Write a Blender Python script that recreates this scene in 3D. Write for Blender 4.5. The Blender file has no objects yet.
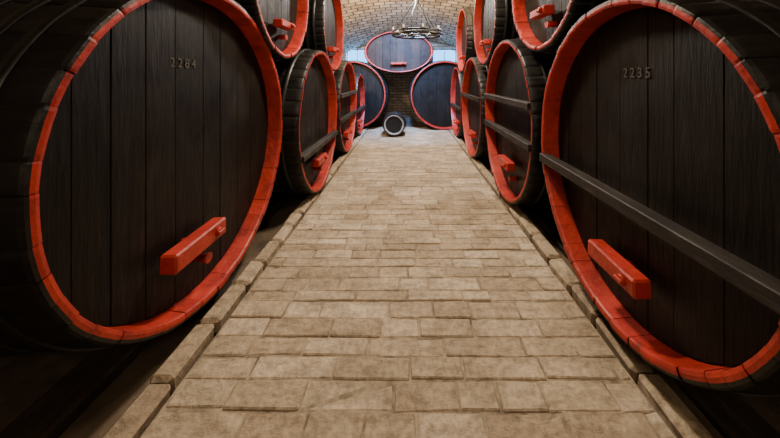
import bpy, math, random
from mathutils import Vector
random.seed(7)
C = bpy.context.scene.collection
H = 1.22

# ---------------------------------------------------------------- materials
def new_mat(name):
    m = bpy.data.materials.new(name); m.use_nodes = True
    nt = m.node_tree; nt.nodes.clear()
    out = nt.nodes.new('ShaderNodeOutputMaterial')
    b = nt.nodes.new('ShaderNodeBsdfPrincipled')
    nt.links.new(b.outputs[0], out.inputs[0])
    return m, nt, b

def N(nt, t, **kw):
    n = nt.nodes.new(t)
    for k, v in kw.items(): setattr(n, k, v)
    return n

def coord(nt, scale=(1,1,1), kind='Object', rot=(0,0,0)):
    tc = N(nt,'ShaderNodeTexCoord'); mp = N(nt,'ShaderNodeMapping')
    mp.inputs['Scale'].default_value = scale; mp.inputs['Rotation'].default_value = rot
    nt.links.new(tc.outputs[kind], mp.inputs[0]); return mp.outputs[0]

def noise(nt, vec, scale=5, detail=6, rough=.6):
    n = N(nt,'ShaderNodeTexNoise'); n.inputs['Scale'].default_value=scale
    n.inputs['Detail'].default_value=detail; n.inputs['Roughness'].default_value=rough
    nt.links.new(vec, n.inputs['Vector']); return n.outputs['Fac']

def ramp(nt, fac, stops):
    r = N(nt,'ShaderNodeValToRGB'); cr = r.color_ramp
    cr.elements[0].position=stops[0][0]; cr.elements[0].color=(*stops[0][1],1)
    cr.elements[1].position=stops[-1][0]; cr.elements[1].color=(*stops[-1][1],1)
    for p,c in stops[1:-1]:
        e=cr.elements.new(p); e.color=(*c,1)
    nt.links.new(fac, r.inputs[0]); return r.outputs[0]

def mix(nt, a, b, fac, mode='MIX'):
    m = N(nt,'ShaderNodeMix', data_type='RGBA', blend_type=mode)
    if isinstance(fac,(int,float)): m.inputs[0].default_value=fac
    else: nt.links.new(fac, m.inputs[0])
    for s,i in ((a,6),(b,7)):
        if isinstance(s,tuple): m.inputs[i].default_value=(*s,1)
        else: nt.links.new(s, m.inputs[i])
    return m.outputs[2]

def attr(nt, name='var'):
    a = N(nt,'ShaderNodeAttribute'); a.attribute_name=name; return a.outputs['Fac']

def bump(nt, b, h, strength=.4, dist=.01):
    n = N(nt,'ShaderNodeBump'); n.inputs['Strength'].default_value=strength
    n.inputs['Distance'].default_value=dist
    nt.links.new(h, n.inputs['Height']); nt.links.new(n.outputs[0], b.inputs['Normal'])

def wood(name, cols, scale, rough=(.3,.6), bs=.5, varamt=.5, spec=.5):
    m, nt, b = new_mat(name)
    v = coord(nt, scale)
    f = noise(nt, v, 4, 8, .65)
    c = ramp(nt, f, [(.3,cols[0]),(.55,cols[1]),(.75,cols[2])])
    vr = ramp(nt, attr(nt), [(0,(1-varamt,)*3),(1,(1.0+varamt*.4,)*3)])
    c = mix(nt, c, vr, 1.0, 'MULTIPLY')
    # broad, uneven staining
    st = ramp(nt, noise(nt, coord(nt,(1,1,1)), 2.2, 5), [(.35,(.6,.6,.6)),(.65,(1.25,1.22,1.2))])
    c = mix(nt, c, st, 1.0, 'MULTIPLY')
    nt.links.new(c, b.inputs['Base Color'])
    f2 = noise(nt, coord(nt,(1,1,1)), 6, 5)
    r = ramp(nt, f2, [(.3,(rough[0],)*3),(.7,(rough[1],)*3)])
    nt.links.new(r, b.inputs['Roughness'])
    b.inputs['Specular IOR Level'].default_value=spec
    bump(nt, b, f, bs, .006)
    return m

M_body = wood('stave_black_paint', [(.005,.0045,.004),(.010,.0088,.0075),(.023,.02,.017)], (1.2,9,9), (.3,.55), .55, .4, .4)
M_head = wood('head_dark_oak', [(.0036,.0030,.0025),(.0075,.0058,.0043),(.020,.0150,.0105)], (6,12,1.3), (.42,.65), .7, .3, .22)
M_headbrown = wood('head_brown_oak', [(.014,.008,.005),(.034,.018,.011),(.065,.038,.023)], (6,14,1.1), (.5,.7), .5, .5, .25)
M_plank = wood('weathered_board', [(.009,.0075,.006),(.021,.017,.014),(.055,.046,.038)], (9,1.5,9), (.45,.7), .8, .5, .32)
M_skid = wood('dark_timber', [(.02,.013,.008),(.05,.033,.02),(.10,.07,.045)], (9,1.2,9), (.6,.85), .6)

def red_mat():
    m, nt, b = new_mat('red_barrel_paint')
    f = noise(nt, coord(nt,(1,1,1)), 9, 7, .65)
    c = ramp(nt, f, [(.27,(.10,.009,.006)),(.43,(.33,.020,.012)),(.8,(.50,.042,.022))])
    vr = ramp(nt, attr(nt), [(0,(.8,)*3),(1,(1.08,)*3)])
    c = mix(nt, c, vr, 1.0, 'MULTIPLY')
    nt.links.new(c, b.inputs['Base Color'])
    b.inputs['Roughness'].default_value=.42
    b.inputs['Specular IOR Level'].default_value=.4
    bump(nt, b, noise(nt, coord(nt), 26, 5), .6, .008)
    return m
M_red = red_mat()

def simple(name, col, rough=.5, metal=0.0, ns=20, amt=.35):
    m, nt, b = new_mat(name)
    f = noise(nt, coord(nt), ns, 5)
    c = ramp(nt, f, [(.3,tuple(x*(1-amt) for x in col)),(.7,tuple(x*(1+amt) for x in col))])
    nt.links.new(c, b.inputs['Base Color'])
    b.inputs['Roughness'].default_value=rough; b.inputs['Metallic'].default_value=metal
    bump(nt, b, f, .2, .004)
    return m
M_iron = simple('black_iron', (.02,.019,.018), .4, .6)
M_mark = simple('number_paint', (.052,.044,.035), .75)
M_candle = simple('candle_wax', (.5,.45,.35), .5)
M_pale = simple('pale_keg_head', (.22,.20,.18), .5)
M_frame = simple('window_frame_paint', (.12,.13,.15), .5)

def emis(name, col, s):
    m, nt, b = new_mat(name)
    b.inputs['Base Color'].default_value=(*col,1)
    b.inputs['Emission Color'].default_value=(*col,1)
    b.inputs['Emission Strength'].default_value=s
    return m
M_bulb = emis('lamp_bulb', (1,.85,.62), 3.0)

def paver():
    m, nt, b = new_mat('worn_brick_paver')
    f = noise(nt, coord(nt), 2.6, 8, .7)
    f2 = noise(nt, coord(nt), 42, 6, .75)
    f3 = noise(nt, coord(nt,(1,2.2,1)), 11, 6, .7)
    c = ramp(nt, attr(nt), [(0,(.335,.258,.172)),(.5,(.425,.342,.237)),(1,(.52,.435,.32))])
    c = mix(nt, c, ramp(nt, f, [(.32,(.58,.54,.49)),(.66,(1.17,1.14,1.12))]), 1.0, 'MULTIPLY')
    c = mix(nt, c, ramp(nt, f2, [(.3,(.60,.58,.56)),(.6,(1.08,1.08,1.08))]), 1.0, 'MULTIPLY')
    c = mix(nt, c, ramp(nt, f3, [(.35,(.62,.59,.55)),(.55,(1.05,1.05,1.05))]), .9, 'MULTIPLY')
    nt.links.new(c, b.inputs['Base Color'])
    b.inputs['Roughness'].default_value=.66
    h = mix(nt, f2, f3, .55)
    bump(nt, b, h, 1.0, .016)
    return m
M_paver = paver()
def mortar():
    m, nt, b = new_mat('sandy_mortar')
    f = noise(nt, coord(nt), 9, 7, .7)
    c = ramp(nt, f, [(.35,(.08,.058,.037)),(.64,(.36,.28,.19))])
    nt.links.new(c, b.inputs['Base Color']); b.inputs['Roughness'].default_value=.9
    bump(nt, b, f, .5, .01); return m
M_mortar = mortar()
def earth():
    m, nt, b = new_mat('dark_earth_floor')
    f = noise(nt, coord(nt), 6, 8)
    c = ramp(nt, f, [(.3,(.04,.027,.016)),(.7,(.13,.09,.055))])
    nt.links.new(c, b.inputs['Base Color']); b.inputs['Roughness'].default_value=.9
    bump(nt, b, f, .8, .03); return m
M_earth = earth()
def brickmat(name, c1, c2, cm, bw=.26, rh=.08, ms=.009):
    m, nt, b = new_mat(name)
    v = coord(nt, (1,1,1), 'UV')
    n = N(nt,'ShaderNodeTexNoise'); n.inputs['Scale'].default_value=3; nt.links.new(v,n.inputs['Vector'])
    vm = N(nt,'ShaderNodeVectorMath', operation='SCALE'); vm.inputs['Scale'].default_value=.04
    nt.links.new(n.outputs['Color'], vm.inputs[0])
    va = N(nt,'ShaderNodeVectorMath', operation='ADD'); nt.links.new(v,va.inputs[0]); nt.links.new(vm.outputs[0],va.inputs[1])
    bt = N(nt,'ShaderNodeTexBrick'); bt.inputs['Scale'].default_value=1
    bt.inputs['Color1'].default_value=(*c1,1); bt.inputs['Color2'].default_value=(*c2,1)
    bt.inputs['Mortar'].default_value=(*cm,1)
    bt.inputs['Brick Width'].default_value=bw; bt.inputs['Row Height'].default_value=rh
    bt.inputs['Mortar Size'].default_value=ms; bt.inputs['Mortar Smooth'].default_value=.4
    nt.links.new(va.outputs[0], bt.inputs['Vector'])
    f = noise(nt, coord(nt), 4, 7)
    c = mix(nt, bt.outputs['Color'], ramp(nt,f,[(.3,(.55,.53,.5)),(.7,(1.15,1.12,1.1))]), 1.0,'MULTIPLY')
    nt.links.new(c, b.inputs['Base Color']); b.inputs['Roughness'].default_value=.85
    inv = N(nt,'ShaderNodeMath', operation='SUBTRACT'); inv.inputs[0].default_value=1
    nt.links.new(bt.outputs['Fac'], inv.inputs[1])
    bump(nt, b, inv.outputs[0], .9, .012)
    return m
M_brick = brickmat('wall_brick', (.36,.27,.18),(.50,.40,.29),(.12,.085,.055))
M_vault = brickmat('vault_brick', (.40,.30,.19),(.62,.50,.35),(.11,.08,.052),.24,.135,.016)

# ---------------------------------------------------------------- mesh helpers
class MB:
    def __init__(s): s.v=[]; s.f=[]; s.m=[]; s.a=[]; s.s=[]
    def face(s, idx, mi=0, var=.5, smooth=False):
        s.f.append(idx); s.m.append(mi); s.a.append(var); s.s.append(smooth)
    def box(s, x0,x1,y0,y1,z0,z1, mi=0, var=None, bev=0.0, jit=0.0):
        if var is None: var=random.random()
        b=bev; base=len(s.v)
        idx={}
        for i,(X,sx) in enumerate(((x0,1),(x1,-1))):
            for j,(Y,sy) in enumerate(((y0,1),(y1,-1))):
                for k,(Z,sz) in enumerate(((z0,1),(z1,-1))):
                    J=[random.uniform(-jit,jit) for _ in range(3)]
                    for a in range(3):
                        p=[X+sx*b,Y+sy*b,Z+sz*b]; p[a]=(X,Y,Z)[a]
                        idx[(i,j,k,a)]=len(s.v); s.v.append(tuple(p[q]+J[q] for q in range(3)))
        F=lambda *q: s.face([idx[t] for t in q], mi, var)
        F((0,0,0,0),(0,0,1,0),(0,1,1,0),(0,1,0,0)); F((1,0,0,0),(1,1,0,0),(1,1,1,0),(1,0,1,0))
        F((0,0,0,1),(1,0,0,1),(1,0,1,1),(0,0,1,1)); F((0,1,0,1),(0,1,1,1),(1,1,1,1),(1,1,0,1))
        F((0,0,0,2),(0,1,0,2),(1,1,0,2),(1,0,0,2)); F((0,0,1,2),(1,0,1,2),(1,1,1,2),(0,1,1,2))
        if b>0:
            for j in (0,1):
                for k in (0,1):
                    F((0,j,k,1),(1,j,k,1),(1,j,k,2),(0,j,k,2))
            for i in (0,1):
                for k in (0,1):
                    F((i,0,k,0),(i,1,k,0),(i,1,k,2),(i,0,k,2))
            for i in (0,1):
                for j in (0,1):
                    F((i,j,0,0),(i,j,1,0),(i,j,1,1),(i,j,0,1))
            for i in (0,1):
                for j in (0,1):
                    for k in (0,1):
                        F((i,j,k,0),(i,j,k,1),(i,j,k,2))
    def tube(s, pts, r, seg=8, mi=0, var=.5, cap=True):
        pts=[Vector(p) for p in pts]; rings=[]
        for i,p in enumerate(pts):
            d=(pts[min(i+1,len(pts)-1)]-pts[max(i-1,0)]).normalized()
            u=d.orthogonal().normalized() if i==0 else (u-d*u.dot(d)).normalized()
            w=d.cross(u); rr=r[i] if isinstance(r,(list,tuple)) else r
            rings.append(len(s.v))
            for k in range(seg):
                a=2*math.pi*k/seg; s.v.append(tuple(p+(u*math.cos(a)+w*math.sin(a))*rr))
        for i in range(len(pts)-1):
            for k in range(seg):
                k2=(k+1)%seg
                s.face([rings[i]+k,rings[i]+k2,rings[i+1]+k2,rings[i+1]+k],mi,var,True)
        if cap:
            s.face([rings[0]+k for k in range(seg)][::-1],mi,var)
            s.face([rings[-1]+k for k in range(seg)],mi,var)
    def obj(s, name, mats, parent=None, fix=True):
        me=bpy.data.meshes.new(name); me.from_pydata(s.v,[],s.f)
        for m in mats: me.materials.append(m)
        me.polygons.foreach_set('material_index', s.m)
        me.polygons.foreach_set('use_smooth', s.s)
        at=me.attributes.new('var','FLOAT','FACE'); at.data.foreach_set('value', s.a)
        me.update()
        if fix:
            import bmesh
            bm=bmesh.new(); bm.from_mesh(me); bmesh.ops.recalc_face_normals(bm,faces=bm.faces); bm.to_mesh(me); bm.free()
        o=bpy.data.objects.new(name,me); C.objects.link(o)
        if parent: o.parent=parent
        return o

# ---------------------------------------------------------------- wine cask
def cask(name, loc, rotz, R, rb, L, planks=(), bar=None, number=None, oval=(1,1), nst=44,
         headmat=None, pin=True, rec=.10, th=.024, rim=.014, redm=None, tilt=0, hoopx=(.16,.30,.46), bary=0, barmat=None):
    e=bpy.data.objects.new(name,None); C.objects.link(e); e.empty_display_size=.2
    e.location=loc; e.rotation_euler=(tilt,0,rotz); e.scale=(1,oval[0],oval[1])
    Ro=R+rim
    rad=lambda x: rb-(rb-Ro)*((2*(-x)/L)-1)**2
    redm=redm or M_red; headmat=headmat or M_head
    mb=MB(); 
    ws=[random.uniform(.75,1.3) for _ in range(nst)]; tot=sum(ws); ang=[0]
    for w in ws: ang.append(ang[-1]+w/tot*2*math.pi)
    xs=[-L*t for t in (.04,.1,.18,.28,.4,.5,.6,.72,.82,.9,.96,1)]
    for i in range(nst):
        a0,a1=ang[i],ang[i+1]; dx=random.uniform(-.0035,.0035); dr=random.uniform(-.0022,.0022); var=random.random()
        ff=(0,.08,.3,.7,.92,1); gr=(-.005,0,.001,.001,0,-.005)
        base=len(mb.v)
        prof=[(-rec-.005,-rim-th-.020),(-.016,-rim-th-.004),(-.003+dx,-rim-th+.001),(dx,-rim-.012),(-.001+dx,-rim),(-.003+dx,-.004),(-.014,0)]+[(x,0) for x in xs]
        for (x,off) in prof:
            for f,g in zip(ff,gr):
                a=a0+(a1-a0)*f; r=rad(min(x,0))+off+dr+(g if off>-.003 else g*.12)
                mb.v.append((x+(g*.35 if off<=-.003 and x>-.02 else 0),r*math.cos(a),r*math.sin(a)))
        n=len(ff)
        for p in range(len(prof)-1):
            mi=1 if p<4 else 0
            for q in range(n-1):
                mb.face([base+p*n+q,base+p*n+q+1,base+(p+1)*n+q+1,base+(p+1)*n+q],mi,var,p>=6)
    mb.obj('staves',[M_body,redm],e)
    mh=MB()
    Rh=R-th-.017
    y=-Rh; 
    while y<Rh-.001:
        w=random.uniform(.13,.2)*max(.35,min(1,R/.7)); y1=min(Rh,y+w)
        if Rh-y1<.06*R: y1=Rh
        g=.0010; ya,yb=y+g,y1-g; k=7; xf=-rec+random.uniform(0,.003); var=random.random()
        ysm=[ya+(yb-ya)*t/(k-1) for t in range(k)]
        top=[(yy,math.sqrt(max(0,Rh*Rh-yy*yy))) for yy in ysm]
        base=len(mh.v)
        for lay,(x,ins) in enumerate(((xf-.012,0),(xf-.002,0),(xf,.0025))):
            for t,(yy,zz) in enumerate(top):
                yy2=yy+(ins if t==0 else -ins if t==k-1 else 0)
                mh.v.append((x,yy2,zz)); mh.v.append((x,yy2,-zz))
        for lay in range(2):
            o0=base+lay*2*k; o1=o0+2*k
            mh.face([o0,o0+1,o1+1,o1],0,var); mh.face([o0+2*k-2,o0+2*k-1,o1+2*k-1,o1+2*k-2],0,var)
        o=base+4*k
        for t in range(k-1):
            mh.face([o+2*t,o+2*t+1,o+2*t+3,o+2*t+2],0,var)
        y=y1
    for x in (-rec-.014,-L+.06):
        b=len(mh.v)
        for k in range(48):
            a=2*math.pi*k/48; mh.v.append((x,(Rh+.012)*math.cos(a),(Rh+.012)*math.sin(a)))
        mh.face(list(range(b,b+48)),1,.2)
    mh.obj('head_boards',[headmat,M_iron],e)
    mo=MB()
    for hx in hoopx:
        for sgn in (0,1):
            x0=-hx*L*.6 if not sgn else -L+hx*L*.6
            wd=.045
            b=len(mo.v); seg=72
            for x,off in ((x0,-.004),(x0,.006),(x0-wd,.006),(x0-wd,-.004)):
                for k in range(seg):
                    a=2*math.pi*k/seg; r=rad(x)+off
                    mo.v.append((x,r*math.cos(a),r*math.sin(a)))
            for l in range(3):
                for k in range(seg):
                    k2=(k+1)%seg
                    mo.face([b+l*seg+k,b+l*seg+k2,b+(l+1)*seg+k2,b+(l+1)*seg+k],0,.5,l==1)
    mo.obj('iron_hoops',[M_iron],e)
    if planks:
        mp=MB()
        for z in planks:
            yy=math.sqrt((R-.004)**2-z*z)
            mp.box(-.045,.022,-yy,yy,z-.026,z+.026,0,.8,.004,.0015)
        mp.obj('cross_boards',[M_plank],e)
    if bar is not None:
        k=R/.75
        z=bar; mr=MB()
        mr.box(-.065,.012,bary-.17*k,bary+.17*k,z-.040*k,z+.040*k,0,.6,.008,.002)
        mr.tube([(-rec,bary,z),(-.04,bary,z)],.022,10)
        mr.tube([(.010,bary+.10*k,z),(.028,bary+.10*k,z)],[.024,.020],10,0,.7)
        mr.box(.024,.036,bary+.10*k-.026,bary+.10*k+.026,z-.010,z+.010,0,.7,.004)
        if pin:
            zz=z-.125*k
            mr.tube([(-rec,bary+.09*k,zz),(-.05,bary+.09*k,zz),(-.03,bary+.09*k,zz)],[.020,.022,.028],10,0,.5)
        mr.obj('clamp_bar',[barmat or redm],e)
    if number:
        t=bpy.data.curves.new('number_marking','FONT'); t.body=number; t.size=.064; t.extrude=.0010
        t.align_x='CENTER'; t.align_y='CENTER'; t.space_character=1.45
        o=bpy.data.objects.new('number_marking',t); C.objects.link(o); o.parent=e
        o.location=(-rec+.0042,number_pos[number][0],number_pos[number][1]); o.rotation_euler=(math.pi/2,0,math.pi/2)
        t.materials.append(M_mark)
    return e
number_pos={'2284':(-.13,.42),'2235':(.05,.41)}

PI=math.pi
W='wine_cask'
# left row
cask(W,(-1.03,1.61,.862),0,.808,.85,1.35,bar=-.475,number='2284',bary=-.135)
cask(W,(-.91,3.13,.755),0,.72,.765,1.35,planks=(-.25,),bar=-.42,oval=(.91,1))
cask(W,(-.93,4.68,.74),0,.70,.745,1.35,planks=(-.15,.2),bar=-.42,oval=(.93,1))
cask(W,(-.95,5.98,.655),0,.60,.65,1.2,planks=(-.1,),bar=-.35,oval=(.9,1))
# left upper
cask(W,(-1.0,2.44,1.945),0,.57,.605,1.05,bar=-.30,oval=(.92,1))
cask(W,(-.97,3.93,1.87),0,.57,.605,1.05,bar=-.30,oval=(.92,1))
# right row
cask(W,(.92,1.36,.822),PI,.735,.78,1.35,planks=(-.155,),bar=-.465,number='2235',oval=(.92,1),bary=.02,pin=False)
cask(W,(.92,2.86,.80),PI,.755,.80,1.35,planks=(.19,-.12),bar=-.42,oval=(.88,1))
cask(W,(.92,4.40,.76),PI,.72,.765,1.35,planks=(.15,),bar=-.40,oval=(.92,1))
cask(W,(.93,5.82,.72),PI,.67,.71,1.2,planks=(-.1,),bar=-.40,oval=(.93,1))
# right upper
cask(W,(.92,2.09,1.97),PI,.56,.60,1.05,bar=-.30,oval=(.95,1))
cask(W,(.92,3.63,1.93),PI,.56,.60,1.05,bar=-.30,oval=(.92,1))
cask(W,(.92,5.14,1.84),PI,.54,.58,1.05,bar=-.30,oval=(.92,1))
# back row, heads facing the aisle
cask(W,(.83,6.62,.785),-PI/2,.765,.80,1.2)
cask(W,(-1.27,6.65,.785),-PI/2,.76,.80,1.2)
cask('oval_wine_cask',(-.21,6.62,1.765),-PI/2,.74,.78,1.2,oval=(1.03,.62),headmat=M_headbrown,bar=-.42,barmat=M_red,pin=False)
# small keg on the floor
cask('small_wine_keg',(-.28,5.85,.245),-PI/2,.195,.235,.5,nst=20,headmat=M_iron,redm=M_pale,rec=.03,th=.018)

# ---------------------------------------------------------------- skids
for x,t,ye in ((-1.32,.0,6.4),(-2.1,.0,6.4),(1.2,-.01,6.3),(2.0,-.01,6.3)):
    mb=MB(); mb.box(x-.09,x+.09,.1,ye,-.056,t,0,.5,.012); mb.obj('timber_skid',[M_skid])
for x0,x1 in ((-2.1,-.5),(.1,1.7)):
    for y in (7.15,7.7):
        mb=MB(); mb.box(x0,x1,y-.07,y+.07,-.055,-.01,0,.5,.01); mb.obj('timber_skid',[M_skid])

# ---------------------------------------------------------------- brick path
path=bpy.data.objects.new('brick_path',None); C.objects.link(path)
mb=MB(); y=-.9
PW=.905
while y<7.0:
    rh=random.uniform(.074,.118); x=-PW-random.uniform(0,.2)
    sl=random.uniform(-.009,.009)
    while x<PW:
        w=random.uniform(.14,.36); x1=x+w
        a=max(x,-PW); b=min(x1,PW)
        if b-a>.04:
            g=random.uniform(.0020,.0046); dz=random.uniform(-.0035,.003); dy=sl*(a+b)/2+random.uniform(-.003,.003)
            mb.box(a+g,b-g,y+g+dy,y+rh-g+dy,-.05,dz,0,random.random(),.0045,.0034)
        x=x1
    y+=rh
mb.obj('pavers',[M_paver],path)
mb=MB(); mb.box(-.908,.908,-1.4,7.05,-.058,-.0055,0,.5); mb.obj('mortar_bed',[M_mortar],path)
for s,nm in ((-1,'l'),(1,'r')):
    mb=MB(); y=-1.0
    while y<6.95:
        l=random.uniform(.2,.3)
        o=random.uniform(-.005,.005)
        x0,x1=(PW+.022+o,PW+.117+o)
        dz=random.uniform(.018,.030)
        a,b=(x0,x1) if s>0 else (-x1,-x0)
        mb.box(a,b,y+.004,y+l-.004,-.055,dz,0,random.random()*.6,.016,.005)
        y+=l
    mb.obj('kerb_'+nm,[M_paver],path)

# ---------------------------------------------------------------- room shell
def uvgrid(name, fn, nu, nv, mat, uvf):
    me=bpy.data.meshes.new(name); vs=[];fs=[];uv=[]
    for i in range(nu+1):
        for j in range(nv+1):
            vs.append(fn(i/nu,j/nv)); uv.append(uvf(i/nu,j/nv))
    for i in range(nu):
        for j in range(nv):
            fs.append([i*(nv+1)+j,(i+1)*(nv+1)+j,(i+1)*(nv+1)+j+1,i*(nv+1)+j+1])
    me.from_pydata(vs,[],fs); l=me.uv_layers.new(name='UVMap')
    for p in me.polygons:
        p.use_smooth=True
        for li in p.loop_indices: l.data[li].uv=uv[me.loops[li].vertex_index]
    me.materials.append(mat); o=bpy.data.objects.new(name,me); C.objects.link(o); return o
Y0,Y1=-1.6,8.35; XW=2.8
def cz(x,Y):
    t=max(0,(Y-4.6)/3.75)
    return (3.0-.78*t**1.3)-(.5+.35*t)*(x/XW)**2
uvgrid('ceiling', lambda u,v:(-XW+2*XW*u, Y0+(Y1-Y0)*v, cz(-XW+2*XW*u,Y0+(Y1-Y0)*v)),40,60,M_vault,
       lambda u,v:(2*XW*u*1.03,(Y1-Y0)*v))
uvgrid('wall_left', lambda u,v:(-XW,Y0+(Y1-Y0)*u,-.1+2.7*v),4,4,M_brick,lambda u,v:((Y1-Y0)*u,2.7*v))
uvgrid('wall_right', lambda u,v:(XW,Y0+(Y1-Y0)*u,-.1+2.7*v),4,4,M_brick,lambda u,v:((Y1-Y0)*u,2.7*v))
uvgrid('wall_front', lambda u,v:(-XW+2*XW*u,Y0,-.1+3.2*v),4,4,M_brick,lambda u,v:(2*XW*u,3.2*v))
uvgrid('floor', lambda u,v:(-XW+2*XW*u,Y0+(Y1-Y0)*v,-.06),10,20,M_earth,lambda u,v:(2*XW*u,(Y1-Y0)*v))
wins=[(-1.75,-1.15,1.58,1.98),(.70,1.38,1.60,1.98)]
def backwall():
    xs=sorted({-XW,XW}|{w[0] for w in wins}|{w[1] for w in wins}); zs=sorted({-.1,3.1,1.58,1.60,1.98})
    vs=[];fs=[]
    def quad(p):
        b=len(vs); vs.extend(p); fs.append([b,b+1,b+2,b+3])
    for i in range(len(xs)-1):
        for k in range(len(zs)-1):
            cx=(xs[i]+xs[i+1])/2; c=(zs[k]+zs[k+1])/2
            if any(w[0]<cx<w[1] and w[2]<c<w[3] for w in wins): continue
            quad([(xs[i],Y1,zs[k]),(xs[i+1],Y1,zs[k]),(xs[i+1],Y1,zs[k+1]),(xs[i],Y1,zs[k+1])])
    for a,b,c,d in wins:
        e=Y1+.25
        quad([(a,Y1,c),(a,e,c),(a,e,d),(a,Y1,d)]); quad([(b,Y1,c),(b,e,c),(b,e,d),(b,Y1,d)])
        quad([(a,Y1,c),(b,Y1,c),(b,e,c),(a,e,c)]); quad([(a,Y1,d),(b,Y1,d),(b,e,d),(a,e,d)])
    me=bpy.data.meshes.new('wall_back'); me.from_pydata(vs,[],fs); l=me.uv_layers.new(name='UVMap')
    for p in me.polygons:
        for li in p.loop_indices:
            v=me.vertices[me.loops[li].vertex_index].co; l.data[li].uv=(v.x+v.y,v.z)
    me.materials.append(M_brick); o=bpy.data.objects.new('wall_back',me); C.objects.link(o)
backwall()
for n,(a,b,c,d) in enumerate(wins):
    mb=MB(); t=.025; y=Y1+.12
    mb.box(a,a+t,y,y+.04,c,d,bev=.003); mb.box(b-t,b,y,y+.04,c,d,bev=.003)
    mb.box(a+t,b-t,y,y+.04,c,c+t,bev=.003); mb.box(a+t,b-t,y,y+.04,d-t,d,bev=.003)
    mb.box((a+b)/2-.012,(a+b)/2+.012,y+.005,y+.035,c+t,d-t,bev=.002)
    mb.obj('window_%d'%(n+1),[M_frame])

# ---------------------------------------------------------------- chandelier
e=bpy.data.objects.new('wagon_wheel_chandelier',None); C.objects.link(e); e.location=(.15,4.9,1.90)
mb=MB(); Rr=.40
for rr,zz,r in ((Rr,0,.022),(Rr,.05,.014),(.10,0,.012)):
    pts=[(rr*math.cos(2*PI*k/48),rr*math.sin(2*PI*k/48),zz) for k in range(49)]
    mb.tube(pts,r,8)
for k in range(8):
    a=2*PI*k/8+.2
    mb.tube([(0.1*math.cos(a),.1*math.sin(a),0),(Rr*math.cos(a),Rr*math.sin(a),0)],.010,6)
    mb.tube([(Rr*math.cos(a),Rr*math.sin(a),-.01),(Rr*math.cos(a),Rr*math.sin(a),.055)],.012,6)
    mb.tube([(Rr*math.cos(a),Rr*math.sin(a),.05),(Rr*math.cos(a),Rr*math.sin(a),.062)],[.02,.035],10)
mb.obj('iron_ring',[M_iron],e)
mb=MB(); ztop=cz(.15,4.9)-1.90
for k in range(4):
    a=2*PI*k/4+.5; n=26
    P0=Vector((Rr*math.cos(a),Rr*math.sin(a),.05)); P1=Vector((0,0,.62))
    for i in range(n):
        p=P0.lerp(P1,i/n); q=P0.lerp(P1,(i+.85)/n)
        mb.tube([p,q],.009,5)
mb.tube([(0,0,.60),(0,0,ztop)],.012,8)
mb.tube([(0,0,ztop-.05),(0,0,ztop)],[.03,.06],14)
mb.obj('hanging_chains',[M_iron],e)
mb=MB()
for k in range(8):
    a=2*PI*k/8+.2; x,y=Rr*math.cos(a),Rr*math.sin(a)
    mb.tube([(x,y,.06),(x,y,.12)],.012,8)
mb.obj('candles',[M_candle],e)

e=bpy.data.objects.new('ceiling_lamp',None); C.objects.link(e); zc=cz(0.05,5.6); e.location=(.05,5.6,zc)
mb=MB(); mb.tube([(0,0,0.02),(0,0,-.04)],.10,20); mb.obj('lamp_base',[M_iron],e)
mb=MB(); mb.tube([(0,0,-.03),(0,0,-.06),(0,0,-.09),(0,0,-.105)],[.085,.08,.055,.02],20); mb.obj('lamp_globe',[M_bulb],e)

# ---------------------------------------------------------------- lights
def area(name, loc, size, power, col, target=None, spread=None):
    l=bpy.data.lights.new(name,'AREA'); l.shape='DISK'; l.size=size; l.energy=power; l.color=col
    if spread: l.spread=spread
    o=bpy.data.objects.new(name,l); C.objects.link(o); o.location=loc
    if target: o.rotation_euler=(Vector(target)-Vector(loc)).to_track_quat('-Z','Y').to_euler()
    return o
warm=(1,.80,.58)
area('aisle_lamp',(0.05,.5,2.9),.35,14,warm)
area('aisle_lamp',(0.05,2.7,2.9),.35,112,(1,.83,.62))
area('aisle_lamp',(0.1,5.3,2.75),.3,135,(1,.94,.87))
area('rear_fill',(0,-1.3,2.2),.8,20,warm,(0,1.5,.7))  # added fill behind the camera, lifts cask bodies and lower corners
area('cool_fill',(-.1,5.0,2.6),.3,150,(.14,.40,1),(-.1,7.0,.9),math.radians(100))  # added light without a fixture, tints the back cask heads blue
# added fill lights, no fixtures, to warm and brighten the vault
area('vault_fill',(-1.5,4.6,2.3),.3,120,(1,.77,.50),(0,6.4,3))
area('vault_fill',(1.5,4.3,2.4),.3,120,(1,.77,.50),(0,6.1,3))
for n,(a,b,c,d) in enumerate(wins):
    area('daylight_%d'%(n+1),((a+b)/2,Y1+.4,(c+d)/2),.5,60,(.16,.48,1),((a+b)/2*.4,5,.3))
w=bpy.data.worlds.new('World'); bpy.context.scene.world=w; w.use_nodes=True
bg=w.node_tree.nodes['Background']; bg.inputs[0].default_value=(.12,.46,1,1); bg.inputs[1].default_value=4.5

# ---------------------------------------------------------------- camera
cd=bpy.data.cameras.new('camera'); cam=bpy.data.objects.new('camera',cd); C.objects.link(cam)
cam.location=(0,0,H); cam.rotation_euler=(PI/2,0,0)
cd.sensor_width=36; cd.lens=295/780*36; cd.shift_x=-18/780; cd.shift_y=-143/780; cd.clip_start=.02
bpy.context.scene.camera=cam
